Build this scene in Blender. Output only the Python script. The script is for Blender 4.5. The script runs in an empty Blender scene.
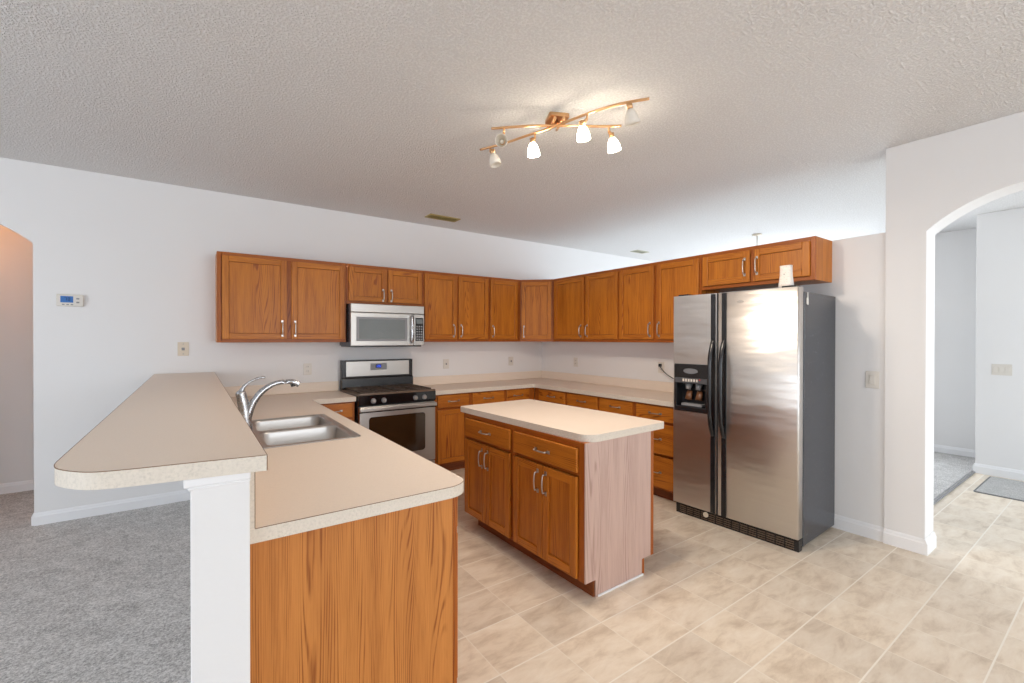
import bpy, bmesh, math, random
from mathutils import Vector, Matrix
random.seed(7)
SC = bpy.context.scene
COL = SC.collection
PI = math.pi

# ------------------------------------------------------------------ camera
F_PX, YAW, PIT, ROL = 449.607858, 0.616639895, -0.00534431254, 0.000804558
cam_d = bpy.data.cameras.new('camera'); cam = bpy.data.objects.new('camera', cam_d); COL.objects.link(cam)
cam_d.sensor_width = 36; cam_d.lens = F_PX / 1024 * 36; cam_d.clip_start = .02; cam_d.clip_end = 200
fw = Vector((math.sin(YAW) * math.cos(PIT), math.cos(YAW) * math.cos(PIT), math.sin(PIT)))
r0 = Vector((math.cos(YAW), -math.sin(YAW), 0)); u0 = r0.cross(fw)
rr = r0 * math.cos(ROL) + u0 * math.sin(ROL); uu = -r0 * math.sin(ROL) + u0 * math.cos(ROL)
cam.matrix_world = Matrix(((rr.x, uu.x, -fw.x, -4.08068), (rr.y, uu.y, -fw.y, -5.01611), (rr.z, uu.z, -fw.z, 1.46743), (0, 0, 0, 1)))
SC.camera = cam

# ------------------------------------------------------------------ world, light, exposure
w = bpy.data.worlds.new('world'); SC.world = w; w.use_nodes = True
wn = w.node_tree; wn.nodes.clear()
wo = wn.nodes.new('ShaderNodeOutputWorld'); wb = wn.nodes.new('ShaderNodeBackground')
wb.inputs[0].default_value = (.72, .84, 1, 1); wb.inputs[1].default_value = 2.5
wn.links.new(wb.outputs[0], wo.inputs[0])
SC.view_settings.view_transform = 'Standard'; SC.view_settings.look = 'None'
SC.view_settings.gamma = 1; SC.view_settings.use_curve_mapping = False
SC.view_settings.exposure = 0.2
SC.cycles.use_denoising = True
SC.cycles.max_bounces = 12; SC.cycles.diffuse_bounces = 6; SC.cycles.glossy_bounces = 5
SC.cycles.sample_clamp_indirect = 6; SC.cycles.caustics_reflective = False; SC.cycles.caustics_refractive = False

def area(name, loc, direction, sx, sy, power, color=(1, 1, 1)):
    d = bpy.data.lights.new(name, 'AREA'); d.shape = 'RECTANGLE'; d.size = sx; d.size_y = sy
    d.energy = power; d.color = color
    o = bpy.data.objects.new(name, d); COL.objects.link(o); o.location = loc
    o.rotation_euler = Vector(direction).to_track_quat('-Z', 'Y').to_euler()
    return o
# daylight lamps at added, unseen windows behind and beside the camera, in the foyer and in the den
DAY = (.93, .97, 1.0)
area('added_daylight_patio', (-6.6, -9.36, 1.25), (0, 1, 0), 2.6, 2.2, 26, DAY)
area('added_daylight_dining', (-2.0, -9.36, 1.45), (0, 1, 0), 2.4, 1.6, 80, DAY)
area('added_daylight_side', (-8.86, -3.6, 1.45), (1, 0, 0), 3.2, 1.6, 72, DAY)
area('added_daylight_foyer', (1.55, -7.86, 1.3), (0, 1, 0), 1.6, 2.2, 52, (.82, .92, 1))
area('added_daylight_den', (3.7, -1.9, 1.45), (-1, 0, 0), 2.0, 1.3, 60, (.88, .95, 1))

# ------------------------------------------------------------------ mesh helpers
class MB:
    def __init__(s):
        s.bm = bmesh.new(); s.mats = []
    def mi(s, m):
        if m is None: return 0
        if m not in s.mats: s.mats.append(m)
        return s.mats.index(m)
    def box(s, x0, y0, z0, x1, y1, z1, m=None):
        k = s.mi(m)
        v = [s.bm.verts.new(p) for p in ((x0, y0, z0), (x1, y0, z0), (x1, y1, z0), (x0, y1, z0), (x0, y0, z1), (x1, y0, z1), (x1, y1, z1), (x0, y1, z1))]
        for f in ((3, 2, 1, 0), (4, 5, 6, 7), (0, 1, 5, 4), (1, 2, 6, 5), (2, 3, 7, 6), (3, 0, 4, 7)):
            fc = s.bm.faces.new([v[i] for i in f]); fc.material_index = k
        return s
    def tube(s, pts, rad, n=10, m=None, cap=True, smooth=True, flat=1.0):
        k = s.mi(m); pts = [Vector(p) for p in pts]
        if not isinstance(rad, (list, tuple)): rad = [rad] * len(pts)
        rings = []; ref = None
        for i, p in enumerate(pts):
            t = (pts[min(i + 1, len(pts) - 1)] - pts[max(i - 1, 0)]).normalized()
            if ref is None:
                ref = Vector((0, 0, 1)) if abs(t.z) < .9 else Vector((1, 0, 0))
            a = t.cross(ref)
            if a.length < 1e-4: a = t.cross(Vector((0, 1, 0)))
            a.normalize(); b = a.cross(t).normalized()
            rings.append([s.bm.verts.new(p + (a * math.cos(2 * PI * j / n) + b * math.sin(2 * PI * j / n) * flat) * rad[i]) for j in range(n)])
        for i in range(len(rings) - 1):
            for j in range(n):
                f = s.bm.faces.new((rings[i][j], rings[i][(j + 1) % n], rings[i + 1][(j + 1) % n], rings[i + 1][j])); f.material_index = k; f.smooth = smooth
        if cap:
            for r in (rings[0][::-1], rings[-1]):
                f = s.bm.faces.new(r); f.material_index = k
        return s
    def prism(s, outer, holes, h0, h1, mp, m=None, smooth_side=False):
        k = s.mi(m); es = []; new = []
        for loop in [outer] + list(holes):
            vs = [s.bm.verts.new(mp(a, b, h0)) for a, b in loop]; new += vs
            for i in range(len(vs)): es.append(s.bm.edges.new((vs[i], vs[(i + 1) % len(vs)])))
        r = bmesh.ops.triangle_fill(s.bm, use_beauty=True, use_dissolve=False, edges=es)
        fs = [g for g in r['geom'] if isinstance(g, bmesh.types.BMFace)]
        ex = bmesh.ops.extrude_face_region(s.bm, geom=fs)
        nv = [g for g in ex['geom'] if isinstance(g, bmesh.types.BMVert)]
        nf = [g for g in ex['geom'] if isinstance(g, bmesh.types.BMFace)]
        d = Vector(mp(0, 0, h1)) - Vector(mp(0, 0, h0))
        bmesh.ops.translate(s.bm, verts=nv, vec=d)
        allv = set(new) | set(nv)
        cap = set(fs) | set(nf)
        for f in s.bm.faces:
            if all(v in allv for v in f.verts):
                f.material_index = k
                if smooth_side and f not in cap: f.smooth = True
        return s
    def build(s, name, mat=None, parent=None, bevel=0, seg=2, loc=None, rotz=0):
        bmesh.ops.recalc_face_normals(s.bm, faces=s.bm.faces)
        me = bpy.data.meshes.new(name); s.bm.to_mesh(me); s.bm.free()
        if mat is not None and not s.mats: me.materials.append(mat)
        for mm in s.mats: me.materials.append(mm)
        o = bpy.data.objects.new(name, me); COL.objects.link(o)
        if parent is not None: o.parent = parent
        if loc is not None: o.location = loc
        o.rotation_euler.z = rotz
        if bevel:
            b = o.modifiers.new('bevel', 'BEVEL'); b.width = bevel; b.segments = seg; b.limit_method = 'ANGLE'; b.angle_limit = .7
        return o
XY = lambda a, b, h: (a, b, h)
XZ = lambda a, b, h: (a, h, b)
YZ = lambda a, b, h: (h, a, b)
def box(*a): return MB().box(*a)
def tag(o, label, cat, group=None):
    o['label'] = label; o['category'] = cat
    if group: o['group'] = group
    return o
def thing(name, loc, label, cat, rotz=0, group=None):
    o = bpy.data.objects.new(name, None); COL.objects.link(o); o.location = loc; o.rotation_euler.z = rotz
    o.empty_display_size = .1
    return tag(o, label, cat, group)
def struct(o):
    o['kind'] = 'structure'; return o
def arc(cx, cy, r, a0, a1, n):
    return [(cx + r * math.cos(a0 + (a1 - a0) * i / n), cy + r * math.sin(a0 + (a1 - a0) * i / n)) for i in range(n + 1)]
def rrect(x0, y0, x1, y1, r, n=5):
    return arc(x1 - r, y1 - r, r, 0, PI / 2, n) + arc(x0 + r, y1 - r, r, PI / 2, PI, n) + arc(x0 + r, y0 + r, r, PI, 1.5 * PI, n) + arc(x1 - r, y0 + r, r, 1.5 * PI, 2 * PI, n)
def smooth_path(pts, n=6):
    P = [Vector(p) for p in pts]; out = []
    for i in range(len(P) - 1):
        a = P[max(i - 1, 0)]; b = P[i]; c = P[i + 1]; d = P[min(i + 2, len(P) - 1)]
        for k in range(n):
            t = k / n
            out.append(.5 * ((2 * b) + (c - a) * t + (2 * a - 5 * b + 4 * c - d) * t * t + (3 * b - a - 3 * c + d) * t ** 3))
    return out + [P[-1]]

# ------------------------------------------------------------------ materials
class NT:
    def __init__(s, name):
        s.m = bpy.data.materials.new(name); s.m.use_nodes = True; s.t = s.m.node_tree
        s.b = next(n for n in s.t.nodes if n.type == 'BSDF_PRINCIPLED')
    def n(s, typ, ins=None, **props):
        nd = s.t.nodes.new(typ)
        for k, v in props.items(): setattr(nd, k, v)
        for k, v in (ins or {}).items():
            sock = nd.inputs[k]
            if hasattr(v, 'links'): s.t.links.new(v, sock)
            else: sock.default_value = v
        return nd
    def set(s, k, v):
        if hasattr(v, 'links'): s.t.links.new(v, s.b.inputs[k])
        else: s.b.inputs[k].default_value = v
    def ramp(s, fac, stops):
        nd = s.n('ShaderNodeValToRGB', {'Fac': fac}); e = nd.color_ramp.elements
        while len(e) < len(stops): e.new(.5)
        for el, (p, c) in zip(e, stops): el.position = p; el.color = (*c, 1)
        return nd.outputs['Color']
    def mix(s, f, a, b, mode='MIX'):
        nd = s.n('ShaderNodeMix', data_type='RGBA', blend_type=mode)
        for k, v in ((0, f), (6, a), (7, b)):
            if hasattr(v, 'links'): s.t.links.new(v, nd.inputs[k])
            else: nd.inputs[k].default_value = v if k == 0 else (*v[:3], 1)
        return nd.outputs[2]
    def bump(s, h, strength, dist):
        nd = s.n('ShaderNodeBump', {'Height': h, 'Strength': strength, 'Distance': dist}); s.set('Normal', nd.outputs[0])
    def coord(s, kind='Object', scale=(1, 1, 1), rnd=False):
        tc = s.n('ShaderNodeTexCoord'); v = tc.outputs[kind]
        if rnd:
            oi = s.n('ShaderNodeObjectInfo')
            mu = s.n('ShaderNodeMath', {0: oi.outputs['Random'], 1: 37.0}, operation='MULTIPLY')
            cb = s.n('ShaderNodeCombineXYZ', {0: mu.outputs[0], 1: mu.outputs[0], 2: mu.outputs[0]})
            v = s.n('ShaderNodeVectorMath', {0: v, 1: cb.outputs[0]}, operation='ADD').outputs[0]
        return s.n('ShaderNodeMapping', {'Vector': v, 'Scale': scale}).outputs[0]
def plain(name, col, rough=.5, metal=0, **kw):
    t = NT(name); t.set('Base Color', (*col, 1)); t.set('Roughness', rough); t.set('Metallic', metal)
    for k, v in kw.items(): t.set(k.replace('_', ' '), v)
    nz = t.n('ShaderNodeTexNoise', {'Vector': t.coord(), 'Scale': 60.0, 'Detail': 2.0})
    mr = t.n('ShaderNodeMapRange', {'Value': nz.outputs[0], 'To Min': max(rough - .04, 0), 'To Max': rough + .04})
    t.set('Roughness', mr.outputs[0])
    return t.m
def emis(name, col, strength):
    t = NT(name); t.set('Base Color', (*col, 1)); t.set('Emission Color', (*col, 1)); t.set('Emission Strength', strength)
    return t.m

def oak(name, axis, light=(.55, .185, .018), dark=(.26, .062, .006), rough=.4, spec=.3, big=1.0, con=1.35):
    t = NT(name)
    ax = 'xyz'.index(axis)
    sc = [1.0, 1.0, 1.0]; sc[ax] = .085
    v = t.coord('Object', tuple(sc), rnd=True)
    warp = t.n('ShaderNodeTexNoise', {'Vector': v, 'Scale': 3.2 * big, 'Detail': 2.0, 'Roughness': .5})
    wv = t.n('ShaderNodeVectorMath', {0: warp.outputs['Color'], 1: (.5, .5, .5)}, operation='SUBTRACT').outputs[0]
    wv = t.n('ShaderNodeVectorMath', {0: wv, 'Scale': .34 / big}, operation='SCALE').outputs[0]
    v2 = t.n('ShaderNodeVectorMath', {0: v, 1: wv}, operation='ADD').outputs[0]
    sep = t.n('ShaderNodeSeparateXYZ', {0: v2})
    o = [i for i in range(3) if i != ax]
    sm = t.n('ShaderNodeMath', {0: sep.outputs[o[0]], 1: sep.outputs[o[1]]}, operation='ADD')
    ph = t.n('ShaderNodeMath', {0: sm.outputs[0], 1: 640.0 * big}, operation='MULTIPLY')
    sn = t.n('ShaderNodeMath', {0: ph.outputs[0]}, operation='SINE')
    rings = t.n('ShaderNodeMapRange', {'Value': sn.outputs[0], 'From Min': 0.1, 'From Max': 1.0})
    sc2 = [1.0, 1.0, 1.0]; sc2[ax] = .03
    vf = t.coord('Object', tuple(sc2), rnd=True)
    fine = t.n('ShaderNodeTexNoise', {'Vector': vf, 'Scale': 240.0, 'Detail': 3.0, 'Roughness': .6})
    slow = t.n('ShaderNodeTexNoise', {'Vector': v, 'Scale': 14.0, 'Detail': 3.0, 'Roughness': .55})
    brk = t.n('ShaderNodeMapRange', {'Value': t.n('ShaderNodeTexNoise', {'Vector': v, 'Scale': 34.0, 'Detail': 2.0}).outputs[0], 'From Min': .32, 'From Max': .60})
    a0 = t.n('ShaderNodeMath', {0: rings.outputs[0], 1: brk.outputs[0]}, operation='MULTIPLY')
    a = t.n('ShaderNodeMath', {0: a0.outputs[0], 1: .3 * con}, operation='MULTIPLY')
    b = t.n('ShaderNodeMath', {0: fine.outputs[0], 1: .55}, operation='MULTIPLY')
    c = t.n('ShaderNodeMath', {0: slow.outputs[0], 1: .75}, operation='MULTIPLY')
    s1 = t.n('ShaderNodeMath', {0: a.outputs[0], 1: b.outputs[0]}, operation='ADD')
    s2 = t.n('ShaderNodeMath', {0: s1.outputs[0], 1: c.outputs[0]}, operation='ADD')
    mid = tuple((l * .62 + d * .38) for l, d in zip(light, dark))
    colr = t.ramp(s2.outputs[0], [(.50, light), (.82, mid), (1.1, dark)])
    t.set('Base Color', colr); t.set('Roughness', rough); t.set('Specular IOR Level', spec)
    t.set('Coat Weight', .06); t.set('Coat Roughness', .25)
    t.bump(s2.outputs[0], .12, .002)
    return t.m
OAKZ = oak('oak_vertical_grain', 'z'); OAKX = oak('oak_horizontal_grain', 'x'); OAKY = oak('oak_depth_grain', 'y')
OAK_FRAME = oak('oak_face_frame', 'z', (.40, .112, .014), (.21, .045, .005), .4)
OAK_FRAMEX = oak('oak_face_frame_rail', 'x', (.40, .112, .014), (.21, .045, .005), .4)
OAK_END = oak('oak_end_panel', 'z', (.58, .225, .052), (.29, .085, .015), .42, .3, 1.2, 1.45)
OAK_GLARE = oak('oak_island_panel_glare', 'z', (.57, .395, .335), (.38, .235, .19), .36, .9, .8)  # paler tone: glare from the foyer is painted into the wood colour
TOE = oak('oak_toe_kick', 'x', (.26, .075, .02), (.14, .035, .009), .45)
GROOVE_SHADE = plain('oak_groove_shade', (.10, .028, .006), .6)  # dark backing colour paints the shadow line around recessed door panels
DARKGAP = plain('dark_gap', (.03, .012, .006), .8)

def wallmat(name, col, bumpk=.15, scale=90):
    t = NT(name); v = t.coord('Object')
    n1 = t.n('ShaderNodeTexNoise', {'Vector': v, 'Scale': float(scale), 'Detail': 4.0, 'Roughness': .6})
    n2 = t.n('ShaderNodeTexNoise', {'Vector': v, 'Scale': 1.2, 'Detail': 2.0})
    t.set('Base Color', t.mix(n2.outputs[0], col, tuple(c * .96 for c in col)))
    t.set('Roughness', .75); t.set('Specular IOR Level', .25); t.bump(n1.outputs[0], bumpk, .004)
    return t.m
WALL = wallmat('wall_paint', (.80, .79, .785))
TRIM = plain('trim_paint', (.83, .83, .84), .4)
# knockdown ceiling
t = NT('ceiling_texture'); v = t.coord('Object')
n1 = t.n('ShaderNodeTexNoise', {'Vector': v, 'Scale': 80.0, 'Detail': 3.0, 'Roughness': .55})
n2 = t.n('ShaderNodeTexVoronoi', {'Vector': v, 'Scale': 100.0, 'Randomness': 1.0})
r1 = t.n('ShaderNodeMapRange', {'Value': n1.outputs[0], 'From Min': .42, 'From Max': .6})
r1.interpolation_type = 'SMOOTHSTEP'
sm = t.n('ShaderNodeMath', {0: n2.outputs[0], 1: .35}, operation='MULTIPLY')
ad = t.n('ShaderNodeMath', {0: r1.outputs[0], 1: sm.outputs[0]}, operation='ADD')
t.set('Base Color', t.mix(r1.outputs[0], (.78, .765, .755), (.86, .85, .84)))
t.set('Roughness', .9); t.set('Specular IOR Level', .1); t.bump(ad.outputs[0], .8, .006)
CEIL = t.m
# vinyl tile floor
t = NT('vinyl_tile_floor')
tc = t.n('ShaderNodeTexCoord')
mp = t.n('ShaderNodeMapping', {'Vector': tc.outputs['Object'], 'Location': (2.36 / .315 + 40, 3.39 / .308 + 40, 0), 'Scale': (1 / .315, 1 / .308, 1)})
sep = t.n('ShaderNodeSeparateXYZ', {0: mp.outputs[0]})
def edge(sock, wd):
    fr = t.n('ShaderNodeMath', {0: sock}, operation='FRACT')
    a = t.n('ShaderNodeMath', {0: fr.outputs[0], 1: .5}, operation='SUBTRACT')
    b = t.n('ShaderNodeMath', {0: a.outputs[0]}, operation='ABSOLUTE')
    r = t.n('ShaderNodeMapRange', {'Value': b.outputs[0], 'From Min': .5 - wd, 'From Max': .5 - wd * .55})
    return r.outputs[0]
ex = edge(sep.outputs[0], .011); ey = edge(sep.outputs[1], .014)
ex2 = t.n('ShaderNodeMath', {0: ex, 1: .55}, operation='MULTIPLY').outputs[0]
gr = t.n('ShaderNodeMath', {0: ex2, 1: ey}, operation='MAXIMUM').outputs[0]
fl = t.n('ShaderNodeVectorMath', {0: mp.outputs[0]}, operation='FLOOR')
wn_ = t.n('ShaderNodeTexWhiteNoise', {'Vector': fl.outputs[0]}, noise_dimensions='3D')
off = t.n('ShaderNodeVectorMath', {0: wn_.outputs['Color'], 'Scale': 20.0}, operation='SCALE')
vv = t.n('ShaderNodeVectorMath', {0: tc.outputs['Object'], 1: off.outputs[0]}, operation='ADD')
rot = t.n('ShaderNodeMapping', {'Vector': vv.outputs[0], 'Rotation': (0, 0, .5), 'Scale': (1.0, 2.6, 1)})
mar = t.n('ShaderNodeTexNoise', {'Vector': rot.outputs[0], 'Scale': 4.5, 'Detail': 7.0, 'Roughness': .66, 'Distortion': .35})
colm = t.ramp(mar.outputs[0], [(.3, (.58, .47, .36)), (.5, (.76, .66, .54)), (.7, (.85, .77, .66))])
tv = t.ramp(wn_.outputs['Value'], [(0, (.90, .89, .88)), (1, (1.03, 1.02, 1.0))])
colm = t.mix(1.0, colm, tv, 'MULTIPLY')
t.set('Base Color', t.mix(gr, colm, (.86, .80, .70)))
rg = t.n('ShaderNodeMapRange', {'Value': mar.outputs[0], 'To Min': .33, 'To Max': .45}); t.set('Roughness', rg.outputs[0])
hh = t.n('ShaderNodeMath', {0: mar.outputs[0], 1: gr}, operation='SUBTRACT')
t.bump(hh.outputs[0], .12, .003)
TILE = t.m
# carpet
def carpet(name, c0, c1):
    t = NT(name); v = t.coord('Object')
    n1 = t.n('ShaderNodeTexNoise', {'Vector': v, 'Scale': 85.0, 'Detail': 4.0, 'Roughness': .85})
    n2 = t.n('ShaderNodeTexNoise', {'Vector': v, 'Scale': 9.0, 'Detail': 4.0, 'Roughness': .65, 'Distortion': .8})
    a = t.n('ShaderNodeMath', {0: n1.outputs[0], 1: .8}, operation='MULTIPLY')
    b = t.n('ShaderNodeMath', {0: n2.outputs[0], 1: .2}, operation='MULTIPLY')
    s_ = t.n('ShaderNodeMath', {0: a.outputs[0], 1: b.outputs[0]}, operation='ADD')
    t.set('Base Color', t.ramp(s_.outputs[0], [(.40, c0), (.60, c1)])); t.set('Roughness', 1.0); t.set('Specular IOR Level', .05)
    t.set('Sheen Weight', .2)
    t.bump(n1.outputs[0], .8, .006)
    return t.m
CARPET = carpet('grey_carpet_pile', (.27, .258, .248), (.74, .72, .70))
MATT = carpet('doormat_pile', (.30, .29, .28), (.52, .51, .49))
# laminate
def laminate(name, base, k, scale=170):
    t = NT(name); v = t.coord('Object')
    n1 = t.n('ShaderNodeTexNoise', {'Vector': v, 'Scale': float(scale), 'Detail': 4.0, 'Roughness': .65})
    n2 = t.n('ShaderNodeTexNoise', {'Vector': v, 'Scale': 30.0, 'Detail': 3.0})
    d = tuple(c * (1 - k) for c in base); l = tuple(min(1, c * (1 + k * .5)) for c in base)
    c = t.ramp(n1.outputs[0], [(.32, d), (.5, base), (.7, l)])
    t.set('Base Color', t.mix(n2.outputs[0], c, base)); t.set('Roughness', .42); t.set('Specular IOR Level', .4)
    return t.m
LAM = laminate('laminate_top', (.80, .69, .585), .08)
LAM_EDGE = laminate('laminate_edge', (.70, .63, .54), .25, 130)
SEAM = plain('laminate_seam', (.22, .12, .06), .6)
# metals
def steel(name, col=(.50, .48, .455), rough=.34, axis=1, wave=0.0):
    t = NT(name)
    sc = [300.0, 300.0, 300.0]; sc[axis] = 3.0
    sc = (sc[0], sc[1], sc[2])
    n1 = t.n('ShaderNodeTexNoise', {'Vector': t.coord('Object', sc), 'Scale': 1.0, 'Detail': 3.0})
    t.set('Base Color', t.mix(n1.outputs[0], tuple(c * .88 for c in col), col)); t.set('Metallic', 1.0)
    r = t.n('ShaderNodeMapRange', {'Value': n1.outputs[0], 'To Min': rough - .05, 'To Max': rough + .09}); t.set('Roughness', r.outputs[0])
    if wave:
        n2 = t.n('ShaderNodeTexNoise', {'Vector': t.coord('Object', (1.0, 1.6, 7.0)), 'Scale': 1.0, 'Detail': 2.0})
        t.bump(n2.outputs[0], wave, .03)
    return t.m
STEEL = steel('brushed_steel', axis=0)
STEEL_FR = steel('brushed_steel_fridge', (.68, .65, .62), .32, axis=1, wave=.35)
SINKST = steel('sink_steel', (.55, .53, .51), .34, axis=0)
CHROME = plain('chrome', (.50, .51, .53), .27, 1)
NICKEL = plain('satin_nickel', (.50, .46, .42), .34, 1)
BRASS = plain('warm_brass', (.78, .47, .24), .3, 1)
BLACK = plain('black_plastic', (.012, .012, .014), .25)
BLACKG = plain('black_gloss', (.006, .006, .007), .08)
CHAR = plain('charcoal_enamel', (.04, .043, .052), .26)
IRON = plain('cast_iron_grates', (.055, .034, .022), .5)
COOK = plain('worn_cooktop', (.13, .08, .05), .3)
GLASSD = plain('dark_oven_glass', (.035, .018, .008), .05)
GLASSG = plain('grey_microwave_glass', (.18, .20, .20), .12)
WHITEP = plain('white_plastic', (.70, .66, .60), .4)
ALMOND = plain('almond_plastic', (.66, .57, .45), .4)
GREYP = plain('grey_plastic', (.25, .25, .26), .4)
BLUE = emis('blue_display', (.04, .12, .75), 1.0)
THB = emis('thermostat_screen', (.02, .10, .30), .35)

# ------------------------------------------------------------------ room shell
ZC = 2.838; ZB = 2.241; XC = -.013; YC = -3.927; YA = -4.15
tile = struct(box(-4.0, -9.4, -.05, 3.9, .0, 0).build('floor', TILE))
struct(box(-9, -9.4, -.05, -4.0, 1.3, .008).build('carpet', CARPET))
struct(box(.2, -3.92, 0, 3.78, 0, .012).build('carpet', CARPET))
struct(box(-9, -9.5, ZC, 3.95, 1.35, ZC + .1).build('ceiling', CEIL))
def arch_pts(a0, a1, zs, rise, n=24):
    h = abs(a1 - a0) / 2; R = (h * h + rise * rise) / (2 * rise); c = (a0 + a1) / 2; zc = zs + rise - R
    th = math.asin(h / R)
    sgn = 1 if a1 > a0 else -1
    return [(c - sgn * R * math.sin(th * (1 - 2 * i / n)), zc + R * math.cos(th * (1 - 2 * i / n))) for i in range(n + 1)]
# wall A (back) with the arch at its left end and the added den window beyond the kitchen
ar = arch_pts(-6.2, -5.098, 2.211, .22)
outer = [(-9, 0), (-6.2, 0)] + ar + [(-5.098, 0), (3.9, 0), (3.9, ZC), (-9, ZC)]
struct(MB().prism(outer, [], 0, .14, XZ).build('wall_back', WALL))
# wall B (right, low) and the arched wall C
struct(box(0, YC, 0, .2, 0, ZB).build('wall_right', WALL, bevel=.004))
ar = arch_pts(-5.25, YA, 2.205, .22)
outer = [(-9.4, 0), (-5.25, 0)] + ar + [(YA, 0), (YC, 0), (YC, ZC), (-9.4, ZC)]
struct(MB().prism(outer, [], XC, .2, YZ).build('wall_front_right', WALL, bevel=.004))
# hall behind the left arch
struct(box(-9, 1.2, 0, -4.2, 1.3, ZC).build('wall_hall', WALL))
struct(box(-4.3, .14, 0, -4.2, 1.2, ZC).build('wall_hall_end', WALL))
# den / foyer walls

struct(box(2.95, -8, 0, 3.9, -3.93, ZC).build('wall_foyer', WALL, bevel=.004))
def wall_with_hole(name, a0, a1, holes, h0, h1, mp, zc=ZC):
    return struct(MB().prism([(a0, 0), (a1, 0), (a1, zc), (a0, zc)], [[(p, q), (r, q), (r, s), (p, s)] for p, q, r, s in holes], h0, h1, mp).build(name, WALL))
wall_with_hole('wall_den', -3.93, 0, [(-2.9, .8, -.9, 2.1)], 3.78, 3.9, YZ)
wall_with_hole('wall_foyer_end', .2, 2.95, [(.75, .2, 2.35, 2.4)], -8.1, -8.0, XZ)
wall_with_hole('wall_behind', -9, .2, [(-7.9, .12, -5.3, 2.35), (-3.2, .65, -.8, 2.25)], -9.5, -9.4, XZ)
wall_with_hole('wall_left', -9.4, 1.3, [(-5.2, .65, -2.0, 2.25)], -9.1, -9.0, YZ)
def window(n, mp, a0, b0, a1, b1, h0, h1, bars):  # frames for the unseen windows, added to carry the daylight lamps
    m = MB(); f = .05
    m.prism([(a0, b0), (a1, b0), (a1, b1), (a0, b1)], [[(a0 + f, b0 + f), (a1 - f, b0 + f), (a1 - f, b1 - f), (a0 + f, b1 - f)]], h0, h1, mp)
    o = struct(m.build('window_%d' % n, TRIM))
    g = MB()
    for i in range(1, bars + 1):
        c = a0 + (a1 - a0) * i / (bars + 1)
        g.prism([(c - .025, b0 + f), (c + .025, b0 + f), (c + .025, b1 - f), (c - .025, b1 - f)], [], h0 + .02, h1 - .02, mp)
    g.build('mullion', TRIM, o)
    return o
window(1, XZ, -7.9, .12, -5.3, 2.35, -9.48, -9.42, 1)
window(2, XZ, -3.2, .65, -.8, 2.25, -9.48, -9.42, 1)
window(3, YZ, -5.2, .65, -2.0, 2.25, -9.08, -9.02, 2)
window(4, XZ, .75, .2, 2.35, 2.4, -8.08, -8.02, 1)
window(5, YZ, -2.9, .8, -.9, 2.1, 3.8, 3.86, 1)

def baseboard(side, p0, p1, nrm, h=.105, zb=0.0):
    p0 = Vector(p0); p1 = Vector(p1); n = Vector(nrm); L = (p1 - p0).length; d = (p1 - p0).normalized()
    prof = [(0, 0), (.016, 0), (.016, h * .72), (.011, h * .80), (.009, h * .9), (.004, h), (0, h)]
    m = MB()
    mp = lambda a, b, t: tuple(Vector((p0.x, p0.y, zb)) + n * a + Vector((0, 0, b)) + d * t)
    m.prism([(a, b) for a, b in prof], [], 0, L, mp)
    return struct(m.build('baseboard_' + side, TRIM))
def V3(x, y): return (x, y, 0)
baseboard('back', V3(-5.098, 0), V3(-4.088, 0), V3(0, -1))
baseboard('back_arch', V3(-5.098, 0), V3(-5.098, .14), V3(-1, 0))
baseboard('right', V3(0, YC), V3(0, -2.66), V3(-1, 0))
baseboard('front_right', V3(XC, YA), V3(XC, YC), V3(-1, 0))
baseboard('arch_reveal', V3(XC - .016, YA), V3(.2, YA), V3(0, -1))
baseboard('hall', V3(-9, 1.2), V3(-4.3, 1.2), V3(0, -1))
baseboard('den', V3(3.78, -3.93), V3(3.78, 0), V3(-1, 0))
baseboard('foyer', V3(2.95, -8), V3(2.95, -3.93), V3(-1, 0))
baseboard('foyer_return', V3(2.934, -3.93), V3(3.78, -3.93), V3(0, 1))
# half wall under the bar
struct(box(-4.088, -3.62, 0, -3.957, 0, 1.117).build('wall_half', WALL, bevel=.003))
m = MB()
for z0, z1, e in ((1.084, 1.093, .006), (1.0931, 1.117, .014)):
    m.box(-4.088 - e, -3.62 - e, z0, -3.957 + .0012, -.001, z1)
struct(m.build('trim_1', TRIM, bevel=.004))
m = box(1.2, -3.935, 0, 2.95, -3.925, .014); m.box(1.2, -3.912, 0, 2.95, -3.905, .016); m.box(.2, -3.935, 0, 1.2, -3.905, .014)
struct(m.build('trim_2', GREYP))

# ------------------------------------------------------------------ cabinet builder (front faces local -Y, width along +X, body behind +Y)
def handle(parent, x, y, z, vertical=True, L=.125):
    h = L / 2; R = []
    for s in range(9):
        a = -1 + 2 * s / 8
        out = .026 + .006 * (1 - a * a)
        R.append(((x, y - out, z + a * h * .86) if vertical else (x + a * h * .86, y - out, z)))
    m = MB(); m.tube(R, [.0048, .0052, .0052, .0052, .0052, .0052, .0052, .0052, .0048], 8)
    for s in (-1, 1):
        if vertical:
            m.tube([(x, y, z + s * h * .86), (x, y - .027, z + s * h * .86)], .0055, 8)
            m.box(x - .009, y - .004, z + s * h - .012, x + .009, y, z + s * h + .012)
        else:
            m.tube([(x + s * h * .86, y, z), (x + s * h * .86, y - .027, z)], .0055, 8)
            m.box(x + s * h - .012, y - .004, z - .009, x + s * h + .012, y, z + .009)
    return m.build('handle', NICKEL, parent, bevel=.001, seg=1)
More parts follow.
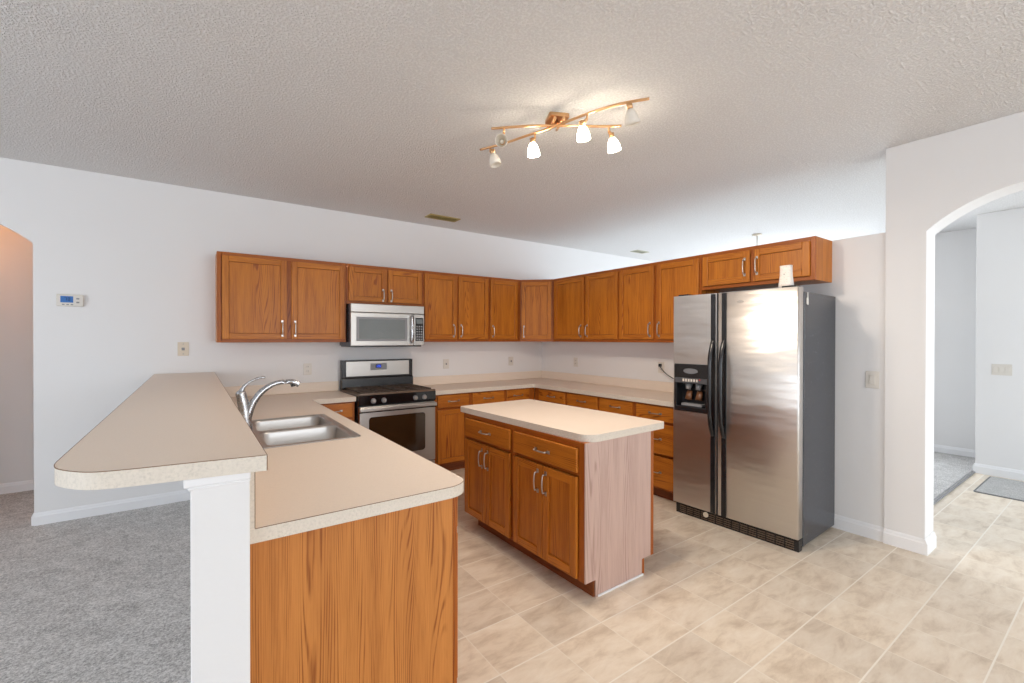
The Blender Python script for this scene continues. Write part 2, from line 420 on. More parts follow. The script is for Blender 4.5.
def door(parent, x0, x1, z0, z1, side, hz, y=0.0, hl=.125, vertical=True):
    st = .052; th = .02
    m = MB()
    for a, b in ((x0, x0 + st), (x1 - st, x1)): m.box(a, y - th, z0, b, y, z1, OAKZ)
    for a, b in ((z0, z0 + st), (z1 - st, z1)): m.box(x0 + st, y - th, a, x1 - st, y, b, OAKX)
    d = m.build('door', None, parent, bevel=.0035)
    m_ = MB(); m_.box(x0 + st - .001, y - .006, z0 + st - .001, x1 - st + .001, y - .001, z1 - st + .001); m_.build('groove', GROOVE_SHADE, d)
    p = MB(); e = -.0022
    p.box(x0 + st - e, y - th + .010, z0 + st - e, x1 - st + e, y - .005, z1 - st + e)
    p.build('panel', OAKZ, d)
    if side is not None:
        hx = x0 + st * .62 if side == 'L' else x1 - st * .78
        handle(d, hx, y - th, hz, True, hl)
    return d
def drawer(parent, x0, x1, z0, z1, y=0.0):
    d = box(x0, y - .02, z0, x1, y, z1).build('drawer', OAKX, parent, bevel=.005)
    handle(d, (x0 + x1) / 2, y - .02, (z0 + z1) / 2, False, .12)
    return d
def cabinet(name, label, loc, rotz, wd, dp, z0, z1, doors=(), drawers=(), toe=0, group=None, end_mat=None, rail=None, ls=.034, rs=.034, hollow=False):
    c = thing(name, loc, label, 'cabinet', rotz, group)
    b = MB(); zb = z0 + toe
    if hollow:
        b.box(0, .019, zb, .016, dp, z1); b.box(wd - .016, .019, zb, wd, dp, z1); b.box(.016, dp - .01, zb, wd - .016, dp, z1); b.box(.016, .019, zb, wd - .016, dp - .01, zb + .016); b.box(.016, .019, .45, wd - .016, .024, z1)
    else: b.box(0, .019, zb, wd, dp, z1)
    if toe: b.box(.001, .08, z0, wd - .001, dp - .002, zb)
    b.build('body', end_mat or OAKZ, c, bevel=.001, seg=1)
    # face frame with its openings closed by the fronts
    fr = MB(); s = .034
    xs = sorted({0.0, wd})
    fr.box(0, 0, zb, ls, .019, z1, OAK_FRAME); fr.box(wd - rs, 0, zb, wd, .019, z1, OAK_FRAME)
    fr.box(ls, 0, zb, wd - rs, .019, zb + s, OAK_FRAMEX); fr.box(ls, 0, z1 - s, wd - rs, .019, z1, OAK_FRAMEX)
    if rail: fr.box(ls, 0, rail - .02, wd - rs, .019, rail + .02, OAK_FRAMEX)
    dd = sorted(doors)
    for i in range(len(dd) - 1):
        c0 = (dd[i][1] + dd[i + 1][0]) / 2
        fr.box(c0 - .025, .0005, zb + s, c0 + .025, .019, (rail - .02) if rail else z1 - s, OAK_FRAME)
    dd = sorted(d_[:2] for d_ in drawers)
    for i in range(len(dd) - 1):
        c0 = (dd[i][1] + dd[i + 1][0]) / 2
        if dd[i + 1][0] > dd[i][1] - .001: fr.box(c0 - .025, .0007, zb + s, c0 + .025, .019, z1 - s, OAK_FRAME)
    fr.build('face_frame', None, c, bevel=.0015, seg=1)
    for dr in doors: door(c, *dr)
    for dr in drawers: drawer(c, *dr)
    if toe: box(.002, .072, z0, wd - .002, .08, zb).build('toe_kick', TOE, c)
    return c
UZ0, UZ1, DZ0, DZ1, HU = 1.435, 2.237, 1.466, 2.205, 1.565
G = 'oak wall cabinets'
def upA(x0, x1, doors, label, z0=UZ0, hz=HU):
    return cabinet('wall_cabinet', label, (x0, -.307, 0), 0, x1 - x0, .305, z0, UZ1,
                   [(a - x0, b - x0, (DZ0 - UZ0 + z0), DZ1, s, hz, 0.0, hl) for a, b, s, hl in doors], group=G)
upA(-3.911, -2.812, [(-3.874, -3.358, 'R', .13), (-3.320, -2.830, 'L', .13)], 'wide oak wall cabinet with two doors, leftmost on the back wall')
upA(-2.81, -1.976, [(-2.789, -2.394, 'R', .11), (-2.376, -1.99, 'L', .11)], 'short oak wall cabinet with two small doors directly above the microwave', 1.826, 1.93)
upA(-1.974, -1.092, [(-1.956, -1.551, 'R', .13), (-1.524, -1.113, 'L', .13)], 'oak wall cabinet with two doors just right of the microwave')
upA(-1.09, -.612, [(-1.077, -.664, 'L', .13)], 'narrow single door oak wall cabinet on the back wall beside the diagonal corner cabinet')
def upB(y0, y1, doors, label, z0=UZ0, hz=HU, hl=.13):
    return cabinet('wall_cabinet', label, (-.307, y0, 0), -PI / 2, y0 - y1, .305, z0, UZ1,
                   [(y0 - a, y0 - b, (DZ0 - UZ0 + z0), DZ1, s, hz, 0.0, hl) for a, b, s in doors], group=G)
upB(-.612, -1.708, [(-.645, -1.173, 'R'), (-1.206, -1.695, 'L')], 'oak wall cabinet with two doors on the right wall next to the diagonal corner cabinet')
upB(-1.71, -2.673, [(-1.723, -2.163, 'R'), (-2.199, -2.654, 'L')], 'oak wall cabinet with two doors whose right door runs down behind the refrigerator')
upB(-2.675, -3.592, [(-2.694, -3.115, 'R'), (-3.143, -3.559, 'L')], 'short oak wall cabinet with two low doors above the refrigerator', 1.912, 2.07, .13)
# diagonal corner wall cabinet
c = thing('wall_cabinet', (-.61, -.307, 0), 'diagonal corner oak wall cabinet with a single pale door', 'cabinet', -PI / 4, G)
L = .303 * math.sqrt(2)
def toloc(x, y):
    dx, dy = x + .61, y + .307; a = PI / 4
    return (dx * math.cos(a) - dy * math.sin(a), dx * math.sin(a) + dy * math.cos(a))
MB().prism([toloc(*p) for p in ((-.609, -.290), (-.290, -.609), (-.002, -.609), (-.002, -.002), (-.609, -.002))], [], UZ0, UZ1, XY).build('body', OAKZ, c)
fr = MB(); fr.box(0, 0, UZ0, .034, .018, UZ1, OAK_FRAME); fr.box(L - .034, 0, UZ0, L, .018, UZ1, OAK_FRAME)
fr.box(.034, 0, UZ0, L - .034, .018, UZ0 + .034, OAK_FRAMEX); fr.box(.034, 0, UZ1 - .034, L - .034, .018, UZ1, OAK_FRAMEX)
fr.build('face_frame', None, c)
door(c, .018, L - .022, DZ0, DZ1, 'L', HU, 0, .13)

# base cabinets
BZ = .871
G2 = 'oak base cabinets'
def baseA(x0, x1, units, label, rs=.034):
    doors = [(a - x0, b - x0, .12, .698, s, .60, 0.0, .13) for a, b, s in units]
    return cabinet('base_cabinet', label, (x0, -.61, 0), 0, x1 - x0, .607, 0, BZ, doors,
                   [(a - x0, b - x0, .722, .857) for a, b, s in units], toe=.1, group=G2, rail=.71, rs=rs)
baseA(-3.20, -2.815, [(-3.17, -2.84, 'R')], 'oak base cabinet with one drawer left of the range, behind the sink counter')
baseA(-1.975, -1.54, [(-1.945, -1.562, 'R')], 'oak base cabinet with one drawer and one door just right of the range')
baseA(-1.538, -.612, [(-1.515, -1.085, 'R'), (-1.045, -.711, 'L')], 'oak base cabinet with two drawers on the back wall, filling up to the inner corner', .09)
def baseB(y0, y1, units, label, bank=False, ls=.034):
    if not bank:
        doors = [(y0 - a, y0 - b, .12, .698, s, .60, 0.0, .13) for a, b, s in units]
        dr = [(y0 - a, y0 - b, .722, .857) for a, b, s in units]
    else:
        a, b, s = units[0]; doors = []
        dr = [(y0 - a, y0 - b, .722, .857), (y0 - a, y0 - b, .424, .697), (y0 - a, y0 - b, .118, .398)]
    return cabinet('base_cabinet', label, (-.61, y0, 0), -PI / 2, y0 - y1, .607, 0, BZ, doors, dr, toe=.1, group=G2, rail=.71, ls=ls)
baseB(-.612, -1.706, [(-.711, -1.185, 'R'), (-1.224, -1.688, 'L')], 'oak base cabinet with two drawers on the right wall, nearest the inner corner', False, .09)
baseB(-1.708, -2.168, [(-1.722, -2.149, 'R')], 'single drawer oak base cabinet on the right wall, just left of the three drawer bank')
baseB(-2.17, -2.655, [(-2.197, -2.632, 'R')], 'oak drawer bank with three stacked drawers beside the refrigerator', True)
# peninsula cabinets, fronts facing the kitchen (+x)
def baseP(y0, y1, units, label, endm=None, hollow=False):
    doors = [(a - y0, b - y0, .12, .698, s, .60, 0.0, .13) for a, b, s in units]
    return cabinet('base_cabinet', label, (-3.245, y0, 0), PI / 2, y1 - y0, .708, 0, BZ, doors,
                   [(a - y0, b - y0, .722, .857) for a, b, s in units], toe=.1, group=G2, rail=.71, end_mat=endm, hollow=hollow)
baseP(-3.47, -2.52, [(-3.44, -3.02, 'R'), (-2.98, -2.55, 'L')], 'oak cabinet at the open end of the peninsula, showing its large grained side panel', OAK_END)
baseP(-2.518, -1.50, [(-2.49, -2.03, 'R'), (-1.99, -1.53, 'L')], 'oak sink cabinet in the peninsula below the steel sink', None, True)
baseP(-1.498, -.66, [(-1.47, -1.10, 'R'), (-1.06, -.69, 'L')], 'oak peninsula cabinet between the sink cabinet and the back wall corner')

# island
ISR = math.radians(.9)
isl = thing('island_cabinet', (-2.325, -1.846, 0), 'freestanding oak kitchen island cabinet with two drawers, four doors and glare-painted side panel', 'cabinet', -PI / 2 + ISR)
ZI = .014
W = 1.362; D = .605
def iy(y): return (-1.775 - y) * .955 + .045
b = MB()
BZ += ZI
b.box(.04, .019, .1, W, D, BZ, None); b.box(.13, .085, 0, W - .002, D - .085, .1, None)
b.build('body', OAKZ, isl)
fr = MB(); s = .034
for x0, x1 in ((.04, .04 + s), (W - s - .012, W), (iy(-2.4565) - .024, iy(-2.4565) + .024)): fr.box(x0, 0, .1, x1, .019, BZ, OAK_FRAME)
for z0, z1 in ((.1, .1 + s), (.69, .73), (BZ - s, BZ)):
    fr.box(.04 + s, .0005, z0, iy(-2.4565) - .024, .019, z1, OAK_FRAMEX); fr.box(iy(-2.4565) + .024, .0005, z0, W - s - .012, .019, z1, OAK_FRAMEX)
fr.build('face_frame', None, isl, bevel=.0015, seg=1)
drawer(isl, iy(-1.81), iy(-2.432), .712, .850); drawer(isl, iy(-2.481), iy(-3.108), .712, .850)
door(isl, iy(-1.81), iy(-2.118), .112, .688, 'R', .585); door(isl, iy(-2.122), iy(-2.432), .112, .688, 'L', .585)
door(isl, iy(-2.481), iy(-2.795), .112, .688, 'R', .585); door(isl, iy(-2.799), iy(-3.105), .112, .688, 'L', .585)
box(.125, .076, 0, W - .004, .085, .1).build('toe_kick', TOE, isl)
# end panel with toe notches on both lower corners
MB().prism([(.0, .1), (.084, .1), (.084, 0), (D - .09, 0), (D - .09, .1), (D, .1), (D, BZ), (0, BZ)], [], W, W + .008, YZ).build('end_panel', OAK_GLARE, isl)
m = box(W - .002, D - .022, .1, W + .0095, D + .004, BZ); m.box(W - .002, D - .108, 0, W + .0095, D - .088, .1)
m.build('edge_strip', OAK_FRAME, isl)
box(W + .0, .10, 0, W + .014, D - .1, .010).build('caulk_strip', TRIM, isl)

BZ -= ZI
# ------------------------------------------------------------------ countertops
def slab(name, outline, holes, z0, z1, label, cat='countertop'):
    o = MB().prism(outline, holes, z0, z1 - .0012, XY, LAM_EDGE).build(name, None)
    tp = MB(); tp.prism(outline, holes, z1 - .0012, z1, XY); tp.build('laminate_surface', LAM, o)
    # dark seam line where the surface sheet meets the edge band
    cx = sum(p[0] for p in outline) / len(outline); cy = sum(p[1] for p in outline) / len(outline)
    return tag(o, label, cat)
def seam(parent, pts, z, r=.0011):
    MB().tube([(x, y, z) for x, y in pts], r, 6, cap=True).build('seam_line', SEAM, parent)
CT = .914; CB = .871
SX0, SX1, SY0, SY1 = -3.872, -3.302, -2.455, -1.52
pen_corner = arc(-3.205 - .14, -3.515 + .11, 1, -PI / 2, 0, 10)
pen_corner = [(-3.205 - .10 + .10 * math.cos(a), -3.515 + .085 + .085 * math.sin(a)) for a in [(-PI / 2) * (1 - i / 10) for i in range(11)]]
ol = [(-3.955, -3.515)] + pen_corner + [(-3.205, -.648), (-2.812, -.648), (-2.812, 0), (-3.955, 0)]
ctl = slab('countertop', ol, [rrect(SX0 + .02, SY0 + .02, SX1 - .02, SY1 - .02, .03)], CB, CT, 'beige laminate peninsula countertop around the sink, with rounded near corner')
seam(ctl, [(-3.935, -3.5152)] + pen_corner + [(-3.2048, -.648)], CT - .0005)
box(-3.930, -.02, CT, -2.812, 0, CT + .102).build('backsplash', LAM, ctl, bevel=.004)
m = MB(); m.box(-3.955, -3.515, CT, -3.935, 0, 1.116, LAM_EDGE); m.box(-3.935, -3.512, CT, -3.9345, 0, 1.116, LAM)
rs = m.build('riser_panel', None, ctl)
MB().tube([(-3.935, -3.5155, CT), (-3.935, -3.5155, 1.116)], .001, 6).build('seam_line', SEAM, ctl)
ol = [(-1.985, -.648), (-.668, -.648), (-.648, -.668), (-.648, -2.656), (0, -2.656), (0, 0), (-1.985, 0)]
ctr = slab('countertop', ol, [], CB, CT, 'beige laminate L-shaped countertop running round the back corner to the refrigerator')
m = box(-1.985, -.02, CT, -.02, 0, CT + .102); m.box(-.02, -2.656, CT, 0, 0, CT + .102)
m.build('backsplash', LAM, ctr, bevel=.004)
# island top
IX0, IX1, IY0, IY1 = -.014, .715, -1.382, .02  # relative to the island's far front corner
il = rrect(IX0, IY0, IX1, IY1, .05)
il = arc(IX1 - .03, IY1 - .03, .03, 0, PI / 2, 5) + arc(IX0 + .03, IY1 - .03, .03, PI / 2, PI, 5) + arc(IX0 + .09, IY0 + .09, .09, PI, 1.5 * PI, 10) + arc(IX1 - .03, IY0 + .03, .03, 1.5 * PI, 2 * PI, 5)
ict = slab('countertop', il, [], CB + ZI + .001, CT + ZI, 'pale beige laminate top of the freestanding island, with rounded corners')
ict.location = (-2.325, -1.846, 0); ict.rotation_euler.z = ISR + math.radians(1.2)
# raised bar
bl = [(-3.921, 0), (-4.358, 0), (-4.360, -3.40)]
bc = smooth_path([(-4.361, -3.40, 0), (-4.359, -3.47, 0), (-4.341, -3.53, 0), (-4.285, -3.598, 0), (-4.22, -3.622, 0), (-4.09, -3.64, 0), (-3.921, -3.664, 0)], 5)
bl = [(-3.921, 0), (-4.358, 0)] + [(p.x, p.y) for p in bc]
bar = slab('bar_top', bl, [], 1.117, 1.159, 'long raised laminate breakfast bar ledge on the half wall, with curved left end', 'bar top')
seam(bar, [(-4.3585, -.01)] + [(p.x, p.y) for p in bc] + [(-3.9205, -.01)], 1.1585)
MB().tube([(-3.921, -3.664, 1.118), (-3.921, -3.664, 1.158)], .0012, 6).build('seam_line', SEAM, bar)

# ------------------------------------------------------------------ sink + faucet
sk = thing('sink', (0, 0, CT), 'stainless steel double bowl drop-in sink in the peninsula countertop', 'sink')
m = MB()
b1 = (SX0 + .10, SY0 + .03, SX1 - .035, (SY0 + SY1) / 2 - .012); b2 = (SX0 + .10, (SY0 + SY1) / 2 + .012, SX1 - .035, SY1 - .03)
m.prism(rrect(SX0, SY0, SX1, SY1, .035, 6), [rrect(*b1, .06, 8), rrect(*b2, .06, 8)], .0008, .005, XY)
m.build('rim', SINKST, sk, bevel=.002)
for b in (b1, b2):
    m = MB(); k = 8; rings = []
    for z, ins, r in ((.004, 0, .06), (-.01, .004, .06), (-.15, .012, .06), (-.175, .03, .05), (-.18, .06, .04)):
        rings.append([m.bm.verts.new((x, y, z)) for x, y in rrect(b[0] + ins, b[1] + ins, b[2] - ins, b[3] - ins, r, k)])
    for i in range(len(rings) - 1):
        n = len(rings[i])
        for j in range(n):
            f = m.bm.faces.new((rings[i][j], rings[i][(j + 1) % n], rings[i + 1][(j + 1) % n], rings[i + 1][j])); f.smooth = True
    m.bm.faces.new(rings[-1])
    bw = m.build('bowl', SINKST, sk)
    sd = bw.modifiers.new('s', 'SOLIDIFY'); sd.thickness = .0015; sd.offset = 0
    cx, cy = (b[0] + b[2]) / 2, (b[1] + b[3]) / 2
    MB().tube([(cx, cy, -.1785), (cx, cy, -.174)], [.045, .04], 20).build('drain', CHROME, bw)
fc = thing('faucet', (-3.83, -1.985, CT + .005), 'chrome single lever kitchen faucet with arched spout behind the sink', 'faucet')
fy = 0
MB().prism(rrect(-.03, -.12, .03, .12, .028, 6), [], 0, .008, XY).build('base_plate', CHROME, fc, bevel=.002)
m = MB(); m.tube(smooth_path([(0, 0, .006), (-.002, 0, .06), (-.008, 0, .13), (-.02, 0, .20), (-.028, 0, .235), (-.03, 0, .252)], 4), [.032] * 4 + [.031] * 4 + [.029] * 4 + [.027] * 4 + [.026, .024, .020, .013] + [.004], 16)
m.build('body', CHROME, fc)
sp = smooth_path([(-.0, 0, .04), (.008, 0, .10), (.035, 0, .175), (.08, 0, .236), (.14, 0, .276), (.20, 0, .288), (.25, 0, .283), (.283, 0, .266)], 5)
MB().tube(sp, [.026 - .012 * min(1, i / 22) + (.003 if i > 28 else 0) for i in range(len(sp))], 14).build('spout', CHROME, fc)
MB().tube([(.245, 0, .277), (.250, 0, .257)], [.013, .012], 12).build('aerator', BLACK, fc)
hd = smooth_path([(-.028, 0, .235), (-.012, 0, .270), (.02, 0, .298), (.06, 0, .316), (.098, 0, .320)], 5)
MB().tube(hd, [.021 - .0115 * min(1, i / 10) for i in range(len(hd))], 12, flat=.7).build('lever', CHROME, fc)

# ------------------------------------------------------------------ range
rg = thing('range', (-2.80, 0, 0), 'freestanding gas range with steel oven door and black cooktop', 'range')
RW = .798
box(0, -.655, .04, RW, -.03, .905).build('body', CHAR, rg, bevel=.003)
m = MB(); m.box(.001, -.685, .905, RW - .001, -.03, .93); m.box(.001, -.695, .918, RW - .001, -.66, .942)
m.build('cooktop', COOK, rg, bevel=.005)
for gx0, gx1 in ((.03, RW / 2 - .008), (RW / 2 + .008, RW - .03)):
    m = MB(); y0, y1 = -.65, -.11; z0, z1 = .94, .953
    m.box(gx0, y0, z0, gx1, y0 + .012, z1); m.box(gx0, y1 - .012, z0, gx1, y1, z1); m.box(gx0, y0, z0, gx0 + .012, y1, z1); m.box(gx1 - .012, y0, z0, gx1, y1, z1)
    m.box(gx0, (y0 + y1) / 2 - .006, z0, gx1, (y0 + y1) / 2 + .006, z1)
    cx = (gx0 + gx1) / 2
    m.box(cx - .005, y0, z0, cx + .005, y1, z1)
    for cy in (y0 * .75 + y1 * .25, y0 * .25 + y1 * .75):
        m.box(gx0, cy - .005, z0, gx1, cy + .005, z1)
    for px in (gx0, gx1 - .012):
        for py in (y0, y1 - .012): m.box(px, py, .93, px + .012, py + .012, z0)
    g = m.build('grate', IRON, rg, bevel=.002, seg=1)
    for cy in (y0 * .75 + y1 * .25, y0 * .25 + y1 * .75):
        b_ = MB(); b_.tube([(cx, cy, .929), (cx, cy, .938)], [.055, .05], 24); b_.tube([(cx, cy, .934), (cx, cy, .942)], [.036, .032], 24); b_.build('burner', COOK, rg)
# backguard
m = MB(); m.prism([(-.03, .93), (-.105, .93), (-.10, 1.04), (-.085, 1.05), (-.085, 1.235), (-.03, 1.24)], [], 0, RW, YZ)
bg = m.build('backguard', BLACK, rg, bevel=.004)
box(.045, -.0915, 1.062, RW - .045, -.083, 1.225).build('backguard_plate', STEEL, rg, bevel=.003)
dp = box(.305, -.094, 1.125, .49, -.09, 1.20).build('clock_panel', GREYP, rg, bevel=.002)
# clock digits
m = MB(); m.box(.362, -.0955, 1.148, .425, -.0938, 1.188); m.build('clock_screen', BLACK, dp)
def digit(mb, ch, x, z, w_, h_, y, t_=.0035):
    seg = {'1': 'bc', '2': 'abged', '5': 'afgcd', '0': 'abcdef', '8': 'abcdefg', '7': 'abc', '6': 'afgecd', '3': 'abgcd', '4': 'fgbc'}[ch]
    R = {'a': (0, 1, 1, 1), 'g': (0, .5, 1, .5), 'd': (0, 0, 1, 0), 'f': (0, .5, 0, 1), 'b': (1, .5, 1, 1), 'e': (0, 0, 0, .5), 'c': (1, 0, 1, .5)}
    for s_ in seg:
        a, b_, c_, d_ = R[s_]
        mb.box(x + a * w_ - t_ / 2, y - .0008, z + b_ * h_ - t_ / 2, x + c_ * w_ + t_ / 2, y, z + d_ * h_ + t_ / 2)
m = MB(); digit(m, '1', .368, 1.157, .009, .022, -.0955); digit(m, '2', .387, 1.157, .009, .022, -.0955); digit(m, '6', .407, 1.157, .009, .022, -.0955)
m.build('clock_digits', BLUE, dp)
# control panel + knobs
m = MB(); m.prism([(-.655, .825), (-.692, .825), (-.700, .84), (-.697, .925), (-.655, .925)], [], .0, RW, YZ)
m.build('control_panel', BLACKG, rg, bevel=.003)
for kx in (.138, .241, .570, .669):
    k_ = MB(); k_.tube([(kx, -.699, .868), (kx, -.712, .868)], [.026, .024], 20)
    kn = k_.build('knob', GREYP, rg)
    k_ = MB(); k_.tube([(kx, -.712, .868), (kx, -.724, .868)], [.017, .015], 20); k_.box(kx - .004, -.731, .852, kx + .004, -.722, .884)
    k_.build('knob_grip', NICKEL, kn, bevel=.001, seg=1)
# oven door
od = MB(); od.prism([(.004, .205), (RW - .004, .205), (RW - .004, .815), (.004, .815)], [], -.655, -.698, XZ)
od = od.build('oven_door', STEEL, rg, bevel=.006)
MB().prism(rrect(.095, .325, RW - .12, .712, .03), [], -.698, -.7005, XZ).build('oven_window', GLASSD, od)
h_ = MB(); h_.box(.0, -.735, .772, RW, -.722, .808)
for hx in (.03, RW - .055): h_.box(hx, -.723, .78, hx + .025, -.697, .80)
h_.build('handle', STEEL, od, bevel=.006)
box(.001, -.7005, .757, RW - .001, -.6975, .768).build('door_shadow_gap', BLACK, od)
box(.004, -.69, .045, RW - .004, -.655, .192).build('storage_drawer', STEEL, rg, bevel=.005)
m = MB()
for px in (.05, RW - .05):
    for py in (-.6, -.1): m.tube([(px, py, 0), (px, py, .045)], .018, 10)
m.build('foot', BLACK, rg)

# ------------------------------------------------------------------ microwave
mw = thing('microwave', (-2.80, -.0, 1.385), 'stainless over-the-range microwave mounted above the gas range', 'microwave')
MWW = .797; H = .441
box(0, -.385, .012, MWW, -.01, H - .002).build('body', CHAR, mw, bevel=.002)
box(.003, -.42, .354, MWW - .003, -.385, H).build('vent_panel', STEEL, mw, bevel=.005)
dr = box(.003, -.42, .012, .672, -.385, .352).build('door', STEEL, mw, bevel=.005)
MB().prism(rrect(.058, .060, .598, .308, .006), [], -.4205, -.4218, XZ).build('window_surround', GREYP, dr)
MB().prism(rrect(.085, .082, .572, .286, .004), [], -.4217, -.4228, XZ).build('window', GLASSG, dr)
hp = smooth_path([(.640, -.42, .33), (.640, -.452, .315), (.640, -.462, .19), (.640, -.452, .06), (.640, -.42, .045)], 5)
MB().tube(hp, .012, 12).build('handle', CHROME, dr)
cp = box(.676, -.42, .012, MWW - .003, -.385, .352).build('control_panel', STEEL, mw, bevel=.005)
MB().prism(rrect(.690, .060, .780, .312, .004), [], -.4205, -.422, XZ).build('keypad', BLACKG, cp)
box(.700, -.4232, .25, .770, -.4218, .298).build('display', GLASSG, cp)
m = MB()
for i in range(6):
    for j in range(3): m.box(.700 + j * .026, -.4228, .07 + i * .028, .718 + j * .026, -.4218, .086 + i * .028)
m.build('keypad_buttons', GREYP, cp)
box(.012, -.40, 0, MWW - .03, -.02, .012).build('underside', BLACK, mw)

# ------------------------------------------------------------------ refrigerator (local: front faces -x, width along -y)
FRR = math.radians(2)
fr_ = thing('refrigerator', (-.702, -3.643, 0), 'side by side stainless refrigerator with black side and ice dispenser', 'refrigerator', FRR)
# local frame: x to the back, y to the left (+y towards back wall)
FW, FH = .96, 1.83
box(.085, 0, .02, .697, FW, 1.80).build('body', CHAR, fr_, bevel=.006)
split = FW - .382
def fdoor(y0, y1):
    m = MB(); m.prism(rrect(0, y0, .08, y1, .012, 4), [], .088, FH, XY, None, True)
    return m.build('door', STEEL_FR, fr_, bevel=.002, seg=1)
# freezer door with dispenser hole
dz0, dz1 = .868, 1.262
dy0, dy1 = split + .055, FW - .012
m = MB()
m.box(0, split + .004, .088, .08, FW, dz0); m.box(0, split + .004, dz1, .08, FW, FH); m.box(0, dy1, dz0, .08, FW, dz1); m.box(0, split + .004, dz0, .08, dy0, dz1)
bmesh.ops.remove_doubles(m.bm, verts=m.bm.verts, dist=.0001)
fd = m.build('door', STEEL_FR, fr_)
fd['label'] = 'narrow left freezer door with the dispenser'
rd = fdoor(0, split - .004)
# dark gap gasket and black trims
box(.01, split - .005, .09, .084, split + .005, FH - .002).build('gasket', BLACK, fr_)
for d_, y0, y1 in ((fd, split + .012, split + .050), (rd, split - .076, split - .038)):
    box(-.006, y0, .09, .004, y1, FH - .004).build('trim_strip', BLACK, d_, bevel=.002)
    yc = (y0 + y1) / 2
    hpth = smooth_path([(-.004, yc, .70), (-.030, yc, .76), (-.055, yc, .86), (-.062, yc, 1.08), (-.055, yc, 1.30), (-.030, yc, 1.40), (-.004, yc, 1.46)], 5)
    MB().tube(hpth, [.016] * len(hpth), 12, flat=.75).build('handle', BLACK, d_)
# dispenser
ds = MB()
ds.prism([(dy0, dz0), (dy1, dz0), (dy1, dz1), (dy0, dz1)], [[(dy0 + .035, dz0 + .045), (dy1 - .022, dz0 + .045), (dy1 - .022, 1.105), (dy0 + .035, 1.105)]], -.012, .012, YZ)
dso = ds.build('dispenser_frame', BLACK, fd, bevel=.006)
m = MB()
m.box(.074, dy0, dz0, .079, dy1, dz1); m.box(.01, dy0, dz0, .079, dy0 + .03, dz1); m.box(.01, dy1 - .02, dz0, .079, dy1, dz1); m.box(.01, dy0, 1.10, .079, dy1, dz1); m.box(.01, dy0, dz0, .079, dy1, dz0 + .04)
m.build('dispenser_recess', BLACK, fd)
m = MB(); cyy = (dy0 + dy1) / 2 + .006
m.prism([(cyy + .065 * math.cos(a * PI / 12), 1.205 + .022 * math.sin(a * PI / 12)) for a in range(24)], [], -.0135, -.011, YZ)
m.build('dispenser_light_lens', plain('lens', (.16, .165, .18), .25), dso)
box(-.016, dy0 + .02, 1.105, -.010, dy1 - .01, 1.148).build('dispenser_control_strip', plain('dark_strip', (.07, .072, .08), .3), dso, bevel=.002)
m = MB()
for i in range(6): m.box(-.0185, cyy - .066 + i * .024, 1.118, -.0155, cyy - .052 + i * .024, 1.14)
m.build('dispenser_buttons', WHITEP, dso)
box(-.0185, cyy - .088, 1.132, -.0155, cyy - .078, 1.142).build('indicator', plain('red_lamp', (.6, .03, .02), .4), dso)
for k in (-1, 1):
    m = MB(); m.tube([(.045, cyy + k * .045, 1.10), (.03, cyy + k * .045, 1.05)], [.03, .02], 14); m.build('dispenser_chute', GREYP, dso)
    m = MB(); m.tube([(.055, cyy + k * .045, 1.035), (.03, cyy + k * .045, .965)], [.024, .03], 14, flat=.6); m.build('dispenser_paddle', plain('amber_paddle', (.15, .065, .03), .3), dso)
MB().prism([(-.002, cyy - .09), (.06, cyy - .09), (.06, cyy + .09), (-.002, cyy + .09)], [], .915, .935, XY).build('drip_tray', GREYP, dso, bevel=.003)
# grille
m = MB(); m.box(.012, .0, .0, .07, FW - .02, .082)
gr_ = m.build('grille', BLACK, fr_, bevel=.003)
m = MB()
for r_ in range(4):
    for c_ in range(14): m.box(.007, .03 + c_ * .063, .014 + r_ * .016, .0125, .083 + c_ * .063, .021 + r_ * .016)
m.build('grille_slats', plain('dusty_slats', (.10, .06, .035), .5), gr_, bevel=.001, seg=1)
MB().tube([(.004, FW * .70, .055), (.014, FW * .70, .055)], .021, 20).build('filter_knob', ALMOND, gr_)
for y0 in (.03, FW - .12):
    box(.02, y0, FH - .03, .11, y0 + .09, FH + .014).build('hinge_cover', BLACK, fr_, bevel=.004)
m = MB(); m.prism([(split - .18 + .027 * math.cos(a * PI / 10), 1.752 + .009 * math.sin(a * PI / 10)) for a in range(20)], [], -.0025, .001, YZ)
m.build('badge', NICKEL, rd)
m = MB(); m.prism([(.12, 1.715), (.150, 1.71), (.152, 1.745), (.145, 1.80), (.135, 1.80), (.133, 1.765), (.12, 1.755)], [], -.004, .0005, XZ)
m.build('side_sticker', WHITEP, fr_)
# things on / by the fridge
ts = MB(); prof = [(-.5, 0), (.5, 0)]
rc = thing('tapered_canister', (-.645, -3.535, 1.832), 'white speckled tapered canister standing on the refrigerator', 'canister')
t = NT('speckled_white'); v = t.coord('Object')
nz = t.n('ShaderNodeTexVoronoi', {'Vector': v, 'Scale': 90.0})
t.set('Base Color', t.ramp(nz.outputs[0], [(.1, (.55, .48, .42)), (.3, (.78, .72, .66))])); t.set('Roughness', .6)
m = MB(); rings = []
for z, rx in ((0, .047), (.03, .044), (.08, .039), (.13, .037), (.158, .038)):
    rings.append([m.bm.verts.new((x, y, z)) for x, y in rrect(-rx * .7, -rx, rx * .7, rx, .02, 4)])
for i in range(len(rings) - 1):
    n = len(rings[i])
    for j in range(n): f = m.bm.faces.new((rings[i][j], rings[i][(j + 1) % n], rings[i + 1][(j + 1) % n], rings[i + 1][j])); f.smooth = True
m.bm.faces.new(rings[0]); m.bm.faces.new(rings[-1])
m.build('shell', t.m, rc)
MB().tube([(-.031, 0, .095), (-.0325, 0, .095)], .004, 10).build('pin_hole', GREYP, rc)

